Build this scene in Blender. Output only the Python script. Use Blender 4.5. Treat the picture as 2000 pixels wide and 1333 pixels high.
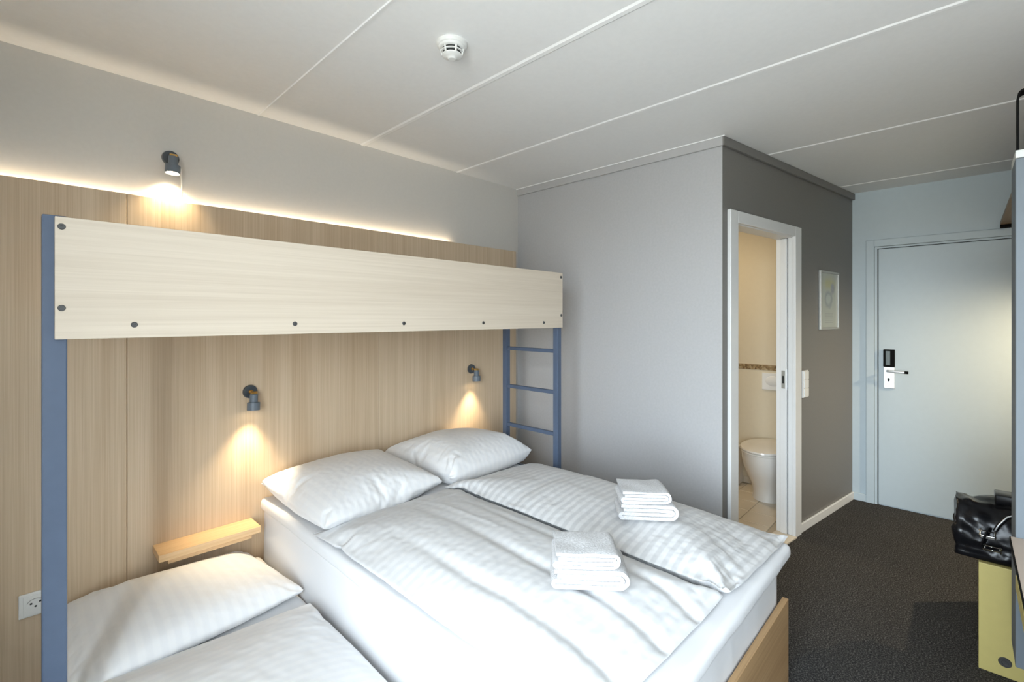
import bpy, bmesh, math, random
import numpy as np
from mathutils import Vector, Matrix

for o in list(bpy.data.objects):
    bpy.data.objects.remove(o)
S = bpy.context.scene
C = S.collection
PI = math.pi
R = math.radians
H = 2.451          # ceiling height, floor is z = 0

# ------------------------------------------------------------------ camera, sky, daylight, exposure
cam_d = bpy.data.cameras.new('camera')
cam = bpy.data.objects.new('camera', cam_d); C.objects.link(cam)
cam.location = (0, 0, 1.451)
cam.rotation_euler = (R(90), 0, R(-46.1))
cam_d.sensor_width = 36.0
cam_d.lens = 36.0 * 917 / 2000
cam_d.shift_y = -44.5 / 2000
cam_d.clip_start = 0.02
S.camera = cam

S.view_settings.view_transform = 'Standard'
S.view_settings.look = 'None'
S.view_settings.gamma = 1.0
S.view_settings.use_curve_mapping = False
S.view_settings.exposure = 0.0
S.cycles.max_bounces = 10
S.cycles.diffuse_bounces = 7
S.cycles.sample_clamp_indirect = 6.0
S.cycles.caustics_reflective = False
S.cycles.caustics_refractive = False

W = bpy.data.worlds.new('sky'); S.world = W; W.use_nodes = True
_nt = W.node_tree; _bg = _nt.nodes['Background']
_tc = _nt.nodes.new('ShaderNodeTexCoord'); _sp = _nt.nodes.new('ShaderNodeSeparateXYZ'); _cr = _nt.nodes.new('ShaderNodeValToRGB')
_mr = _nt.nodes.new('ShaderNodeMapRange'); _mr.inputs['From Min'].default_value = -1.0
_nt.links.new(_tc.outputs['Generated'], _sp.inputs[0]); _nt.links.new(_sp.outputs['Z'], _mr.inputs['Value']); _nt.links.new(_mr.outputs[0], _cr.inputs['Fac'])
# bright overcast sky over a darker ground, the same all the way round
_e = _cr.color_ramp.elements; _e[0].position = 0.0; _e[0].color = (0.31, 0.33, 0.32, 1); _e[1].position = 1.0; _e[1].color = (0.74, 0.88, 1.0, 1)
for _p, _c in ((0.49, (0.36, 0.38, 0.37, 1)), (0.52, (0.80, 0.91, 1.0, 1))):
    _x = _e.new(_p); _x.color = _c
_nt.links.new(_cr.outputs['Color'], _bg.inputs['Color'])
_bg.inputs['Strength'].default_value = 41.0

def area_light(name, loc, rot, sx, sy, power, col, parent=None, spread=None):
    d = bpy.data.lights.new(name, 'AREA'); d.shape = 'RECTANGLE'
    d.size = sx; d.size_y = sy; d.energy = power; d.color = col
    if spread: d.spread = spread
    o = bpy.data.objects.new(name, d); C.objects.link(o)
    o.location = loc; o.rotation_euler = rot
    if parent: o.parent = parent
    return o
# the window opening of the wall behind the camera
WIN = dict(x=-0.62, y0=-0.80, y1=0.50, z0=0.35, z1=2.25, depth=0.36)
_po = area_light('window_portal', (WIN['x'] - WIN['depth'] + 0.10, (WIN['y0'] + WIN['y1']) / 2, (WIN['z0'] + WIN['z1']) / 2),
                 (0, R(-90), 0), WIN['z1'] - WIN['z0'], WIN['y1'] - WIN['y0'], 1, (1, 1, 1))
_po.data.cycles.is_portal = True            # only guides the sampling of the sky through the window

# ------------------------------------------------------------------ node materials
def new_mat(name):
    m = bpy.data.materials.new(name); m.use_nodes = True
    nt = m.node_tree
    return m, nt, nt.nodes['Principled BSDF']
def N(nt, t, **kw):
    n = nt.nodes.new(t)
    for k, v in kw.items(): setattr(n, k, v)
    return n
def coords(nt, scale, kind='Object', rot=(0, 0, 0)):
    tc = N(nt, 'ShaderNodeTexCoord'); mp = N(nt, 'ShaderNodeMapping')
    mp.inputs['Scale'].default_value = scale; mp.inputs['Rotation'].default_value = rot
    nt.links.new(tc.outputs[kind], mp.inputs['Vector'])
    return mp.outputs['Vector']
def noise(nt, vec, scale=1.0, detail=3.0, rough=0.5):
    n = N(nt, 'ShaderNodeTexNoise')
    n.inputs['Scale'].default_value = scale; n.inputs['Detail'].default_value = detail
    n.inputs['Roughness'].default_value = rough
    nt.links.new(vec, n.inputs['Vector'])
    return n.outputs['Fac']
def ramp(nt, fac, stops):
    r = N(nt, 'ShaderNodeValToRGB')
    while len(r.color_ramp.elements) < len(stops): r.color_ramp.elements.new(0.5)
    for e, (p, c) in zip(r.color_ramp.elements, stops):
        e.position = p; e.color = (*c, 1)
    nt.links.new(fac, r.inputs['Fac'])
    return r.outputs['Color']
def bump(nt, bsdf, fac, strength, dist=0.002):
    b = N(nt, 'ShaderNodeBump'); b.inputs['Strength'].default_value = strength
    b.inputs['Distance'].default_value = dist
    nt.links.new(fac, b.inputs['Height']); nt.links.new(b.outputs['Normal'], bsdf.inputs['Normal'])
def plain(name, col, rough=0.5, metal=0.0, var=0.04, nscale=30.0, bmp=0.0, spec=None):
    m, nt, b = new_mat(name)
    f = noise(nt, coords(nt, (1, 1, 1)), nscale, 3)
    lo = tuple(max(0, c * (1 - var)) for c in col); hi = tuple(min(1, c * (1 + var)) for c in col)
    nt.links.new(ramp(nt, f, [(0.3, lo), (0.7, hi)]), b.inputs['Base Color'])
    b.inputs['Roughness'].default_value = rough; b.inputs['Metallic'].default_value = metal
    if spec is not None: b.inputs['Specular IOR Level'].default_value = spec
    if bmp: bump(nt, b, f, bmp)
    return m
def wood(name, a, b_, axis, rough=0.45, fine=170.0, c=None):
    """laminate with a straight grain running along AXIS"""
    m, nt, b = new_mat(name)
    sc = [fine, fine, fine]; sc['xyz'.index(axis)] = 1.6
    f1 = noise(nt, coords(nt, tuple(sc)), 1.0, 4, 0.65)
    sc2 = [v * 0.09 for v in sc]; sc2['xyz'.index(axis)] = 0.5
    f2 = noise(nt, coords(nt, tuple(sc2)), 1.0, 3, 0.55)
    mx = N(nt, 'ShaderNodeMath', operation='MULTIPLY_ADD')
    nt.links.new(f1, mx.inputs[0]); mx.inputs[1].default_value = 0.55
    m2 = N(nt, 'ShaderNodeMath', operation='MULTIPLY'); nt.links.new(f2, m2.inputs[0]); m2.inputs[1].default_value = 0.45
    nt.links.new(m2.outputs[0], mx.inputs[2])
    nt.links.new(ramp(nt, mx.outputs[0], [(0.36, a), (0.62, b_)]), b.inputs['Base Color'])
    b.inputs['Roughness'].default_value = rough
    bump(nt, b, f1, 0.08, 0.001)
    return m
def stripe_linen(name, base=0.82, dark=0.70, period=0.036, strength=1.0):
    """white satin-stripe linen: matt and glossy bands follow the cloth's own UV (metres)"""
    m, nt, b = new_mat(name)
    uv = N(nt, 'ShaderNodeTexCoord').outputs['UV']
    sep = N(nt, 'ShaderNodeSeparateXYZ'); nt.links.new(uv, sep.inputs[0])
    mul = N(nt, 'ShaderNodeMath', operation='MULTIPLY'); nt.links.new(sep.outputs['Y'], mul.inputs[0])
    mul.inputs[1].default_value = 2 * PI / period
    sn = N(nt, 'ShaderNodeMath', operation='SINE'); nt.links.new(mul.outputs[0], sn.inputs[0])
    mr = N(nt, 'ShaderNodeMapRange'); nt.links.new(sn.outputs[0], mr.inputs['Value'])
    mr.inputs['From Min'].default_value = -0.45; mr.inputs['From Max'].default_value = 0.45
    col = ramp(nt, mr.outputs[0], [(0.0, (base, base, base * 1.005)), (1.0, (dark, dark * 1.005, dark * 1.02))])
    nt.links.new(col, b.inputs['Base Color'])
    rr = N(nt, 'ShaderNodeMapRange'); nt.links.new(mr.outputs[0], rr.inputs['Value'])
    rr.inputs['To Min'].default_value = 0.75; rr.inputs['To Max'].default_value = 0.5
    nt.links.new(rr.outputs[0], b.inputs['Roughness'])
    b.inputs['Sheen Weight'].default_value = 0.15
    f = noise(nt, coords(nt, (1, 1, 1)), 900, 2)
    bump(nt, b, f, 0.12, 0.0004)
    return m
def glow(name, col, strength):
    m, nt, b = new_mat(name)
    b.inputs['Base Color'].default_value = (0.9, 0.85, 0.7, 1)
    b.inputs['Emission Color'].default_value = (*col, 1); b.inputs['Emission Strength'].default_value = strength
    return m

M = {}
M['white_wall'] = plain('white_wall_paint', (0.58, 0.56, 0.525), 0.7, var=0.015, nscale=60, bmp=0.03)
M['ceiling'] = plain('ceiling_paint', (0.85, 0.85, 0.845), 0.75, var=0.012, nscale=50, bmp=0.02)
M['joint'] = plain('ceiling_joint_white', (0.91, 0.91, 0.905), 0.5, var=0.01)
M['grey_wall'] = plain('warm_grey_wall_paint', (0.43, 0.43, 0.437), 0.55, var=0.03, nscale=80, bmp=0.04)
M['shaded_grey_wall'] = plain('shaded_grey_wall_paint', (0.185, 0.178, 0.168), 0.5, var=0.03, nscale=80, bmp=0.04)  # corridor side turned from the window: its shade is painted into this darker grey
M['grey_trim'] = plain('warm_grey_trim_paint', (0.44, 0.435, 0.435), 0.45, var=0.02)
M['door_white'] = plain('door_white_lacquer', (0.50, 0.575, 0.61), 0.4, var=0.01)
M['trim_white'] = plain('trim_white_lacquer', (0.74, 0.745, 0.74), 0.35, var=0.01)
M['headboard'] = wood('oak_laminate_upright', (0.48, 0.355, 0.23), (0.625, 0.495, 0.35), 'z', fine=210)
M['bunk_board'] = wood('pale_ash_laminate_lying', (0.53, 0.45, 0.355), (0.62, 0.54, 0.44), 'x', fine=150)
M['shelf_wood'] = wood('oak_shelf_wood', (0.58, 0.38, 0.20), (0.70, 0.50, 0.29), 'x', fine=120)
M['frame_wood'] = wood('oak_bed_frame_wood', (0.30, 0.18, 0.08), (0.44, 0.28, 0.14), 'x', fine=110)
M['brown_wood'] = wood('brown_shelf_wood', (0.16, 0.10, 0.05), (0.25, 0.16, 0.08), 'x', fine=110)
M['steel_blue'] = plain('blue_grey_powder_coat', (0.070, 0.098, 0.155), 0.42, var=0.03)
M['lamp_grey'] = plain('slate_lamp_paint', (0.13, 0.155, 0.185), 0.45, var=0.03)
M['plate_dark'] = plain('dark_lamp_plate', (0.05, 0.06, 0.07), 0.3, var=0.03)
M['brass'] = plain('brass', (0.62, 0.38, 0.12), 0.28, metal=1.0, var=0.02)
M['chrome'] = plain('chrome', (0.82, 0.82, 0.82), 0.16, metal=1.0, var=0.01)
M['steel'] = plain('brushed_steel', (0.78, 0.80, 0.82), 0.35, metal=0.5, var=0.02)
M['aged_steel'] = plain('dull_nickel', (0.40, 0.40, 0.37), 0.35, metal=0.4, var=0.02)
M['black_steel'] = plain('black_steel', (0.004, 0.004, 0.004), 0.7, var=0.05, spec=0.1)
M['screw'] = plain('dark_screw_metal', (0.09, 0.09, 0.09), 0.4, metal=0.5, var=0.02)
M['plastic'] = plain('white_plastic', (0.78, 0.78, 0.76), 0.35, var=0.01)
M['dark_gap'] = plain('dark_opening', (0.012, 0.014, 0.013), 0.7, var=0.02)
M['sheet'] = plain('white_cotton_sheet', (0.70, 0.70, 0.71), 0.8, var=0.01, nscale=500, bmp=0.06)
M['linen'] = stripe_linen('white_satin_stripe_linen', 0.64, 0.535)
M['linen_soft'] = stripe_linen('white_faint_stripe_linen', 0.62, 0.575)
M['brightened_linen'] = stripe_linen('white_brightened_linen', 0.79, 0.755)  # same linen as the duvets, painted lighter to offset the window light's falloff
M['terry'] = plain('white_terry_cloth', (0.57, 0.57, 0.58), 0.95, var=0.16, nscale=210, bmp=1.0)
M['yellow'] = plain('pale_yellow_laminate', (0.52, 0.435, 0.155), 0.45, var=0.02)
M['blue_panel'] = plain('pale_blue_grey_laminate', (0.13, 0.155, 0.178), 0.55, var=0.015)
M['cap'] = plain('pale_edge_cap', (0.62, 0.64, 0.62), 0.45, var=0.015)
M['beige'] = plain('beige_desk_laminate', (0.50, 0.41, 0.34), 0.5, var=0.02)
M['leather'] = plain('black_glossy_leather', (0.005, 0.005, 0.006), 0.26, var=0.3, nscale=25, bmp=0.25, spec=0.25)
M['ceramic'] = plain('white_ceramic', (0.78, 0.76, 0.72), 0.12, var=0.005)
M['bath_wall'] = plain('cream_bathroom_wall', (0.68, 0.60, 0.45), 0.5, var=0.01)
M['bath_tile'] = plain('cream_floor_tile', (0.62, 0.55, 0.44), 0.3, var=0.03, nscale=8)
M['grout'] = plain('grey_brown_grout', (0.46, 0.40, 0.31), 0.8, var=0.05)
M['led'] = glow('warm_led', (1.0, 0.80, 0.55), 4.0)
M['bulb'] = glow('warm_bulb', (1.0, 0.82, 0.55), 18.0)
M['bath_glow'] = glow('bathroom_lamp_glow', (1.0, 0.80, 0.52), 6.0)

# carpet: charcoal loop pile with light and dark flecks
m, nt, b = new_mat('charcoal_carpet')
f1 = noise(nt, coords(nt, (1, 1, 1)), 150, 3, 0.75); f2 = noise(nt, coords(nt, (1, 1, 1)), 9, 3)
c1 = ramp(nt, f1, [(0.34, (0.015, 0.015, 0.015)), (0.52, (0.050, 0.048, 0.046)), (0.70, (0.19, 0.181, 0.169))])
mx = N(nt, 'ShaderNodeMixRGB', blend_type='MULTIPLY'); mx.inputs['Fac'].default_value = 0.3
nt.links.new(c1, mx.inputs[1]); nt.links.new(ramp(nt, f2, [(0.35, (0.7, 0.7, 0.7)), (0.7, (1, 1, 1))]), mx.inputs[2])
nt.links.new(mx.outputs[0], b.inputs['Base Color']); b.inputs['Roughness'].default_value = 0.95
b.inputs['Specular IOR Level'].default_value = 0.1
bump(nt, b, f1, 0.7, 0.004); M['carpet'] = m
# small brown mosaic of the bathroom ledge
m, nt, b = new_mat('brown_mosaic')
v = N(nt, 'ShaderNodeTexVoronoi'); v.inputs['Scale'].default_value = 70
nt.links.new(coords(nt, (1, 1, 1)), v.inputs['Vector'])
nt.links.new(ramp(nt, v.outputs['Color'], [(0.1, (0.10, 0.06, 0.03)), (0.5, (0.28, 0.19, 0.09)), (0.9, (0.45, 0.36, 0.22))]), b.inputs['Base Color'])
b.inputs['Roughness'].default_value = 0.35; M['mosaic'] = m
# printed sheet in the picture frame: pale ground, soft yellow patch, grey-green ring and lines of tiny print
m, nt, b = new_mat('pale_art_print')
vec = coords(nt, (1, 1, 1)); sx = N(nt, 'ShaderNodeSeparateXYZ'); nt.links.new(vec, sx.inputs[0])
def blob(cx, cz, rx, rz, r0, r1):
    a = N(nt, 'ShaderNodeVectorMath', operation='SUBTRACT'); nt.links.new(vec, a.inputs[0]); a.inputs[1].default_value = (cx, 0, cz)
    s_ = N(nt, 'ShaderNodeVectorMath', operation='MULTIPLY'); nt.links.new(a.outputs[0], s_.inputs[0]); s_.inputs[1].default_value = (1 / rx, 0, 1 / rz)
    nz = N(nt, 'ShaderNodeTexNoise'); nz.inputs['Scale'].default_value = 14; nt.links.new(vec, nz.inputs['Vector'])
    ln = N(nt, 'ShaderNodeVectorMath', operation='LENGTH'); nt.links.new(s_.outputs[0], ln.inputs[0])
    ad = N(nt, 'ShaderNodeMath', operation='MULTIPLY_ADD'); nt.links.new(nz.outputs['Fac'], ad.inputs[0]); ad.inputs[1].default_value = 0.7
    nt.links.new(ln.outputs['Value'], ad.inputs[2])
    mr = N(nt, 'ShaderNodeMapRange'); nt.links.new(ad.outputs[0], mr.inputs['Value'])
    mr.inputs['From Min'].default_value = r1 + 0.35; mr.inputs['From Max'].default_value = r0 + 0.35
    return mr.outputs[0]
def over(base, fac, col):
    x = N(nt, 'ShaderNodeMixRGB'); nt.links.new(fac, x.inputs['Fac'])
    if isinstance(base, tuple): x.inputs[1].default_value = (*base, 1)
    else: nt.links.new(base, x.inputs[1])
    x.inputs[2].default_value = (*col, 1); return x.outputs[0]
c = over((0.42, 0.45, 0.40), blob(0.175, 0.34, 0.13, 0.06, 0.3, 1.2), (0.44, 0.44, 0.26))
c = over(c, blob(0.24, 0.30, 0.04, 0.05, 0.5, 1.0), (0.30, 0.32, 0.33))
c = over(c, blob(0.165, 0.22, 0.085, 0.075, 0.75, 1.0), (0.31, 0.35, 0.33))
c = over(c, blob(0.165, 0.22, 0.055, 0.05, 0.6, 0.95), (0.42, 0.46, 0.44))
wv = N(nt, 'ShaderNodeMath', operation='SINE'); ml = N(nt, 'ShaderNodeMath', operation='MULTIPLY'); ml.inputs[1].default_value = 2 * PI / 0.016
nt.links.new(sx.outputs['Z'], ml.inputs[0]); nt.links.new(ml.outputs[0], wv.inputs[0])
g1 = N(nt, 'ShaderNodeMath', operation='GREATER_THAN'); nt.links.new(wv.outputs[0], g1.inputs[0]); g1.inputs[1].default_value = 0.45
bx_ = N(nt, 'ShaderNodeMath', operation='COMPARE'); nt.links.new(sx.outputs['Z'], bx_.inputs[0]); bx_.inputs[1].default_value = 0.085; bx_.inputs[2].default_value = 0.045
by_ = N(nt, 'ShaderNodeMath', operation='COMPARE'); nt.links.new(sx.outputs['X'], by_.inputs[0]); by_.inputs[1].default_value = 0.17; by_.inputs[2].default_value = 0.075
p1 = N(nt, 'ShaderNodeMath', operation='MULTIPLY'); nt.links.new(bx_.outputs[0], p1.inputs[0]); nt.links.new(by_.outputs[0], p1.inputs[1])
p2 = N(nt, 'ShaderNodeMath', operation='MULTIPLY'); nt.links.new(p1.outputs[0], p2.inputs[0]); nt.links.new(g1.outputs[0], p2.inputs[1])
p3 = N(nt, 'ShaderNodeMath', operation='MULTIPLY'); nt.links.new(p2.outputs[0], p3.inputs[0]); p3.inputs[1].default_value = 0.45
c = over(c, p3.outputs[0], (0.24, 0.26, 0.25))
nt.links.new(c, b.inputs['Base Color']); b.inputs['Roughness'].default_value = 0.25; M['print'] = m
# window pane: mostly clear, slightly reflecting
m, nt, b = new_mat('window_glass')
tr = N(nt, 'ShaderNodeBsdfTransparent'); gl = N(nt, 'ShaderNodeBsdfGlossy'); gl.inputs['Roughness'].default_value = 0.02
ms = N(nt, 'ShaderNodeMixShader'); ms.inputs[0].default_value = 0.06
nt.links.new(tr.outputs[0], ms.inputs[1]); nt.links.new(gl.outputs[0], ms.inputs[2])
nt.links.new(ms.outputs[0], nt.nodes['Material Output'].inputs['Surface']); M['glass'] = m

# ------------------------------------------------------------------ object helpers
def tag(o, label=None, cat=None, group=None, kind=None):
    if label: o['label'] = label
    if cat: o['category'] = cat
    if group: o['group'] = group
    if kind: o['kind'] = kind
    return o
def empty(name, loc=(0, 0, 0), rz=0.0, parent=None):
    o = bpy.data.objects.new(name, None); C.objects.link(o)
    o.empty_display_size = 0.05
    o.location = loc; o.rotation_euler = (0, 0, rz)
    if parent: o.parent = parent
    return o
def obj(name, bm, mat, parent=None, smooth=False, org=None, angle=None):
    """link BM as one mesh; with ORG the given (parent-space) coordinates get their origin there"""
    if org is not None:
        bmesh.ops.translate(bm, verts=bm.verts, vec=-Vector(org))
    bmesh.ops.recalc_face_normals(bm, faces=bm.faces)
    me = bpy.data.meshes.new(name); bm.to_mesh(me); bm.free()
    o = bpy.data.objects.new(name, me); C.objects.link(o)
    me.materials.append(M[mat] if isinstance(mat, str) else mat)
    if smooth or angle:
        me.polygons.foreach_set('use_smooth', [True] * len(me.polygons))
        if angle:
            me.set_sharp_from_angle(angle=R(angle))
    if org is not None: o.location = org
    if parent: o.parent = parent
    return o
def box(bm, x0, x1, y0, y1, z0, z1, bev=0.0, seg=2):
    r = bmesh.ops.create_cube(bm, size=1.0)
    vs = r['verts']
    bmesh.ops.scale(bm, verts=vs, vec=(abs(x1 - x0), abs(y1 - y0), abs(z1 - z0)))
    bmesh.ops.translate(bm, verts=vs, vec=((x0 + x1) / 2, (y0 + y1) / 2, (z0 + z1) / 2))
    if bev:
        es = list({e for v in vs for e in v.link_edges})
        bmesh.ops.bevel(bm, geom=es, offset=bev, segments=seg, profile=0.5, affect='EDGES')
    return bm
def B(*a, **k): return box(bmesh.new(), *a, **k)
def cyl(bm, p0, p1, r0, r1=None, seg=24, caps=True):
    p0, p1 = Vector(p0), Vector(p1); r1 = r0 if r1 is None else r1
    d = p1 - p0; q = Vector((0, 0, 1)).rotation_difference(d.normalized()).to_matrix().to_4x4()
    bmesh.ops.create_cone(bm, cap_ends=caps, segments=seg, radius1=r0, radius2=r1, depth=d.length,
                          matrix=Matrix.Translation((p0 + p1) / 2) @ q)
    return bm
def CY(*a, **k): return cyl(bmesh.new(), *a, **k)
def lathe(bm, prof, seg=40, center=(0, 0, 0)):
    """PROF: (radius, z) from top to bottom"""
    rings = []
    for r, z in prof:
        if r < 1e-5: rings.append([bm.verts.new((center[0], center[1], center[2] + z))])
        else: rings.append([bm.verts.new((center[0] + r * math.cos(2 * PI * k / seg), center[1] + r * math.sin(2 * PI * k / seg), center[2] + z)) for k in range(seg)])
    for a, b_ in zip(rings, rings[1:]):
        for k in range(seg):
            k2 = (k + 1) % seg
            vs = [a[k % len(a)], a[k2 % len(a)], b_[k2 % len(b_)], b_[k % len(b_)]]
            vs = list(dict.fromkeys(vs))
            if len(vs) > 2: bm.faces.new(vs)
    return bm
def sweep(bm, pts, rad, seg=10, close=False, flat=None):
    """a tube along PTS; FLAT=(w, t) gives a flat strap instead"""
    P = [Vector(p) for p in pts]; n = len(P); rings = []
    up = Vector((0, 0, 1)); prev = None
    for i, p in enumerate(P):
        a = P[(i - 1) % n] if (close or i > 0) else p
        b_ = P[(i + 1) % n] if (close or i < n - 1) else p
        t = (b_ - a).normalized()
        if prev is None:
            u = t.cross(up)
            if u.length < 1e-3: u = t.cross(Vector((0, 1, 0)))
        else:
            u = prev - t * prev.dot(t)
        u.normalize(); prev = u; w = t.cross(u)
        rr = rad[i] if isinstance(rad, (list, tuple)) else rad
        ring = []
        for k in range(seg):
            a_ = 2 * PI * k / seg
            if flat: q = u * (flat[0] / 2) * max(-1, min(1, 1.4 * math.cos(a_))) + w * (flat[1] / 2) * max(-1, min(1, 1.4 * math.sin(a_)))
            else: q = u * rr * math.cos(a_) + w * rr * math.sin(a_)
            ring.append(bm.verts.new(p + q))
        rings.append(ring)
    m_ = n if close else n - 1
    for i in range(m_):
        a, b_ = rings[i], rings[(i + 1) % n]
        for k in range(seg):
            bm.faces.new((a[k], a[(k + 1) % seg], b_[(k + 1) % seg], b_[k]))
    if not close:
        bm.faces.new(rings[0][::-1]); bm.faces.new(rings[-1])
    return bm
def loft(bm, rings, cap=True):
    rs = [[bm.verts.new(p) for p in ring] for ring in rings]
    n = len(rs[0])
    for a, b_ in zip(rs, rs[1:]):
        for k in range(n): bm.faces.new((a[k], a[(k + 1) % n], b_[(k + 1) % n], b_[k]))
    if cap: bm.faces.new(rs[0][::-1]); bm.faces.new(rs[-1])
    return bm
def dup(root, name=None):
    """a copy of a thing with copies of its parts and sub-parts (lights included)"""
    def rec(o, par):
        c_ = o.copy(); C.objects.link(c_); c_.parent = par
        for ch in [x for x in C.objects if x.parent == o]: rec(ch, c_)
        return c_
    return rec(root, None)

# smooth 2-D noise for cloth
class Perlin:
    def __init__(s, seed):
        rng = np.random.RandomState(seed); s.p = rng.permutation(256); s.g = rng.uniform(0, 2 * PI, 256)
    def __call__(s, x, y):
        xi = np.floor(x).astype(int); yi = np.floor(y).astype(int); fx = x - xi; fy = y - yi
        u = fx ** 3 * (fx * (fx * 6 - 15) + 10); v = fy ** 3 * (fy * (fy * 6 - 15) + 10)
        def g(i, j, dx, dy):
            a = s.g[(s.p[(xi + i) % 256] + yi + j) % 256]; return np.cos(a) * dx + np.sin(a) * dy
        n0 = g(0, 0, fx, fy) * (1 - u) + g(1, 0, fx - 1, fy) * u
        n1 = g(0, 1, fx, fy - 1) * (1 - u) + g(1, 1, fx - 1, fy - 1) * u
        return n0 * (1 - v) + n1 * v
def sstep(x, a, b_):
    t = np.clip((x - a) / (b_ - a), 0, 1); return t * t * (3 - 2 * t)

def bag(name, corners, nx, ny, z0, T, mat, uvflip=False, seed=0):
    """two cloth sheets sewn along their border: head-left, head-right, foot-right, foot-left corners"""
    HL, HR, FR, FL = [np.array(c_, float) for c_ in corners]
    Sg, Tg = np.meshgrid(np.linspace(0, 1, nx), np.linspace(0, 1, ny), indexing='ij')
    Wd = np.linalg.norm(HR - HL); Ln = np.linalg.norm(FL - HL)
    P = [((HL[k] * (1 - Sg) + HR[k] * Sg) * (1 - Tg) + (FL[k] * (1 - Sg) + FR[k] * Sg) * Tg) for k in (0, 1)]
    f = (np.sin(PI * Sg) * np.sin(PI * Tg)).clip(0, 1) ** 0.5 * T / 2
    rn = np.random.RandomState(seed).rand(nx, ny) * 0.002
    zc = z0 + T / 2 + 0.004
    V = np.concatenate([np.stack([P[0], P[1], zc + f + rn], -1).reshape(-1, 3), np.stack([P[0], P[1], zc - f], -1).reshape(-1, 3)])
    idx = np.arange(nx * ny).reshape(nx, ny); a, b_, c_, d = idx[:-1, :-1], idx[1:, :-1], idx[1:, 1:], idx[:-1, 1:]
    top = np.stack([a, d, c_, b_], -1).reshape(-1, 4); bot = np.stack([a, b_, c_, d], -1).reshape(-1, 4) + nx * ny
    bd = np.zeros((nx, ny), bool); bd[[0, -1], :] = True; bd[:, [0, -1]] = True; bb = np.where(bd.reshape(-1))[0]
    remap = np.arange(2 * nx * ny); remap[bb + nx * ny] = bb
    keep = np.ones(2 * nx * ny, bool); keep[bb + nx * ny] = False; newi = np.cumsum(keep) - 1
    me = bpy.data.meshes.new(name); me.from_pydata(V[keep].tolist(), [], newi[remap[np.concatenate([top, bot])]].tolist())
    uv = np.stack([Sg * Wd, Tg * Ln], -1).reshape(-1, 2); uv = np.concatenate([uv, uv])[keep]
    lay = me.uv_layers.new(name='UVMap'); li = np.empty(len(me.loops), int); me.loops.foreach_get('vertex_index', li)
    lay.data.foreach_set('uv', (uv[:, ::-1] if uvflip else uv)[li].reshape(-1))
    me.polygons.foreach_set('use_smooth', [True] * len(me.polygons)); me.materials.append(M[mat]); me.update()
    o = bpy.data.objects.new(name, me); C.objects.link(o)
    return o, uv, nx * ny
def cloth(o, pressure, shrink, bend, mass=0.010, tension=15):
    m_ = o.modifiers.new('cloth', 'CLOTH'); st = m_.settings
    st.quality = 6; st.mass = mass; st.tension_stiffness = tension; st.compression_stiffness = tension; st.shear_stiffness = 5; st.bending_stiffness = bend
    st.use_pressure = True; st.uniform_pressure_force = pressure; st.shrink_min = shrink
    st.air_damping = 2; st.tension_damping = 8; st.compression_damping = 8; st.shear_damping = 8
    m_.collision_settings.distance_min = 0.003; m_.point_cache.frame_start = 1; m_.point_cache.frame_end = 60
def collider(bm=None, src=None):
    me = src.data.copy() if src else bpy.data.meshes.new('collider')
    if bm: bm.to_mesh(me); bm.free()
    o = bpy.data.objects.new('collider', me); C.objects.link(o)
    if src: o.matrix_world = src.matrix_world.copy()
    o.modifiers.new('collision', 'COLLISION'); o.collision.thickness_outer = 0.004; o.collision.cloth_friction = 20
    return o
def settle(bags, cols, frames=38):
    """let the stuffed cloths settle under gravity, then keep the shapes as plain meshes"""
    for f in range(1, frames + 1): S.frame_set(f)
    dg = bpy.context.evaluated_depsgraph_get(); shapes = []
    for o, uv, n, crease in bags:
        me = o.evaluated_get(dg).data; co = np.empty(len(me.vertices) * 3); me.vertices.foreach_get('co', co); shapes.append(co.reshape(-1, 3).copy())
    for (o, uv, n, crease), co in zip(bags, shapes):
        o.modifiers.clear()
        if crease is not None:
            w = crease(uv[:n, 0], uv[:n, 1]); e = np.minimum(np.minimum(uv[:n, 0], uv[:n, 0].max() - uv[:n, 0]), np.minimum(uv[:n, 1], uv[:n, 1].max() - uv[:n, 1]))
            co[:n, 2] += w * np.clip(e / 0.02, 0.15, 1)
        org = co.mean(0); org[2] = co[:, 2].min()
        o.data.vertices.foreach_set('co', (co - org).reshape(-1)); o.data.update(); o.location = org
        sd_ = o.modifiers.new('smooth', 'SUBSURF'); sd_.levels = 1; sd_.render_levels = 2
    for c_ in cols:
        me = c_.data; bpy.data.objects.remove(c_); bpy.data.meshes.remove(me)
    S.frame_set(1)

# ------------------------------------------------------------------ the room
YB = 2.50           # wall behind the headboard
XD = 4.616          # entrance-door wall
YR = -0.85          # right wall
XW = WIN['x']       # window wall behind the camera
XF = 2.664          # front wall of the bathroom box
CW = Vector((XF, 0.957, 0)); AW = R(-9.05); LW = 1.977     # corridor wall of the bathroom box (skewed by 9 degrees)
T_ = 0.12
def struct(name, bm, mat, parent=None, **k): 
    o = obj(name, bm, mat, parent, **k)
    if not parent: o['kind'] = 'structure'
    return o
struct('floor', B(XW - 0.5, XD + 0.2, YR - 0.2, YB + 0.2, -0.1, 0), 'carpet')
ceil = struct('ceiling', B(XW - 0.5, XD + 0.2, YR - 0.2, YB + 0.2, H, H + 0.1), 'ceiling')
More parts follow.
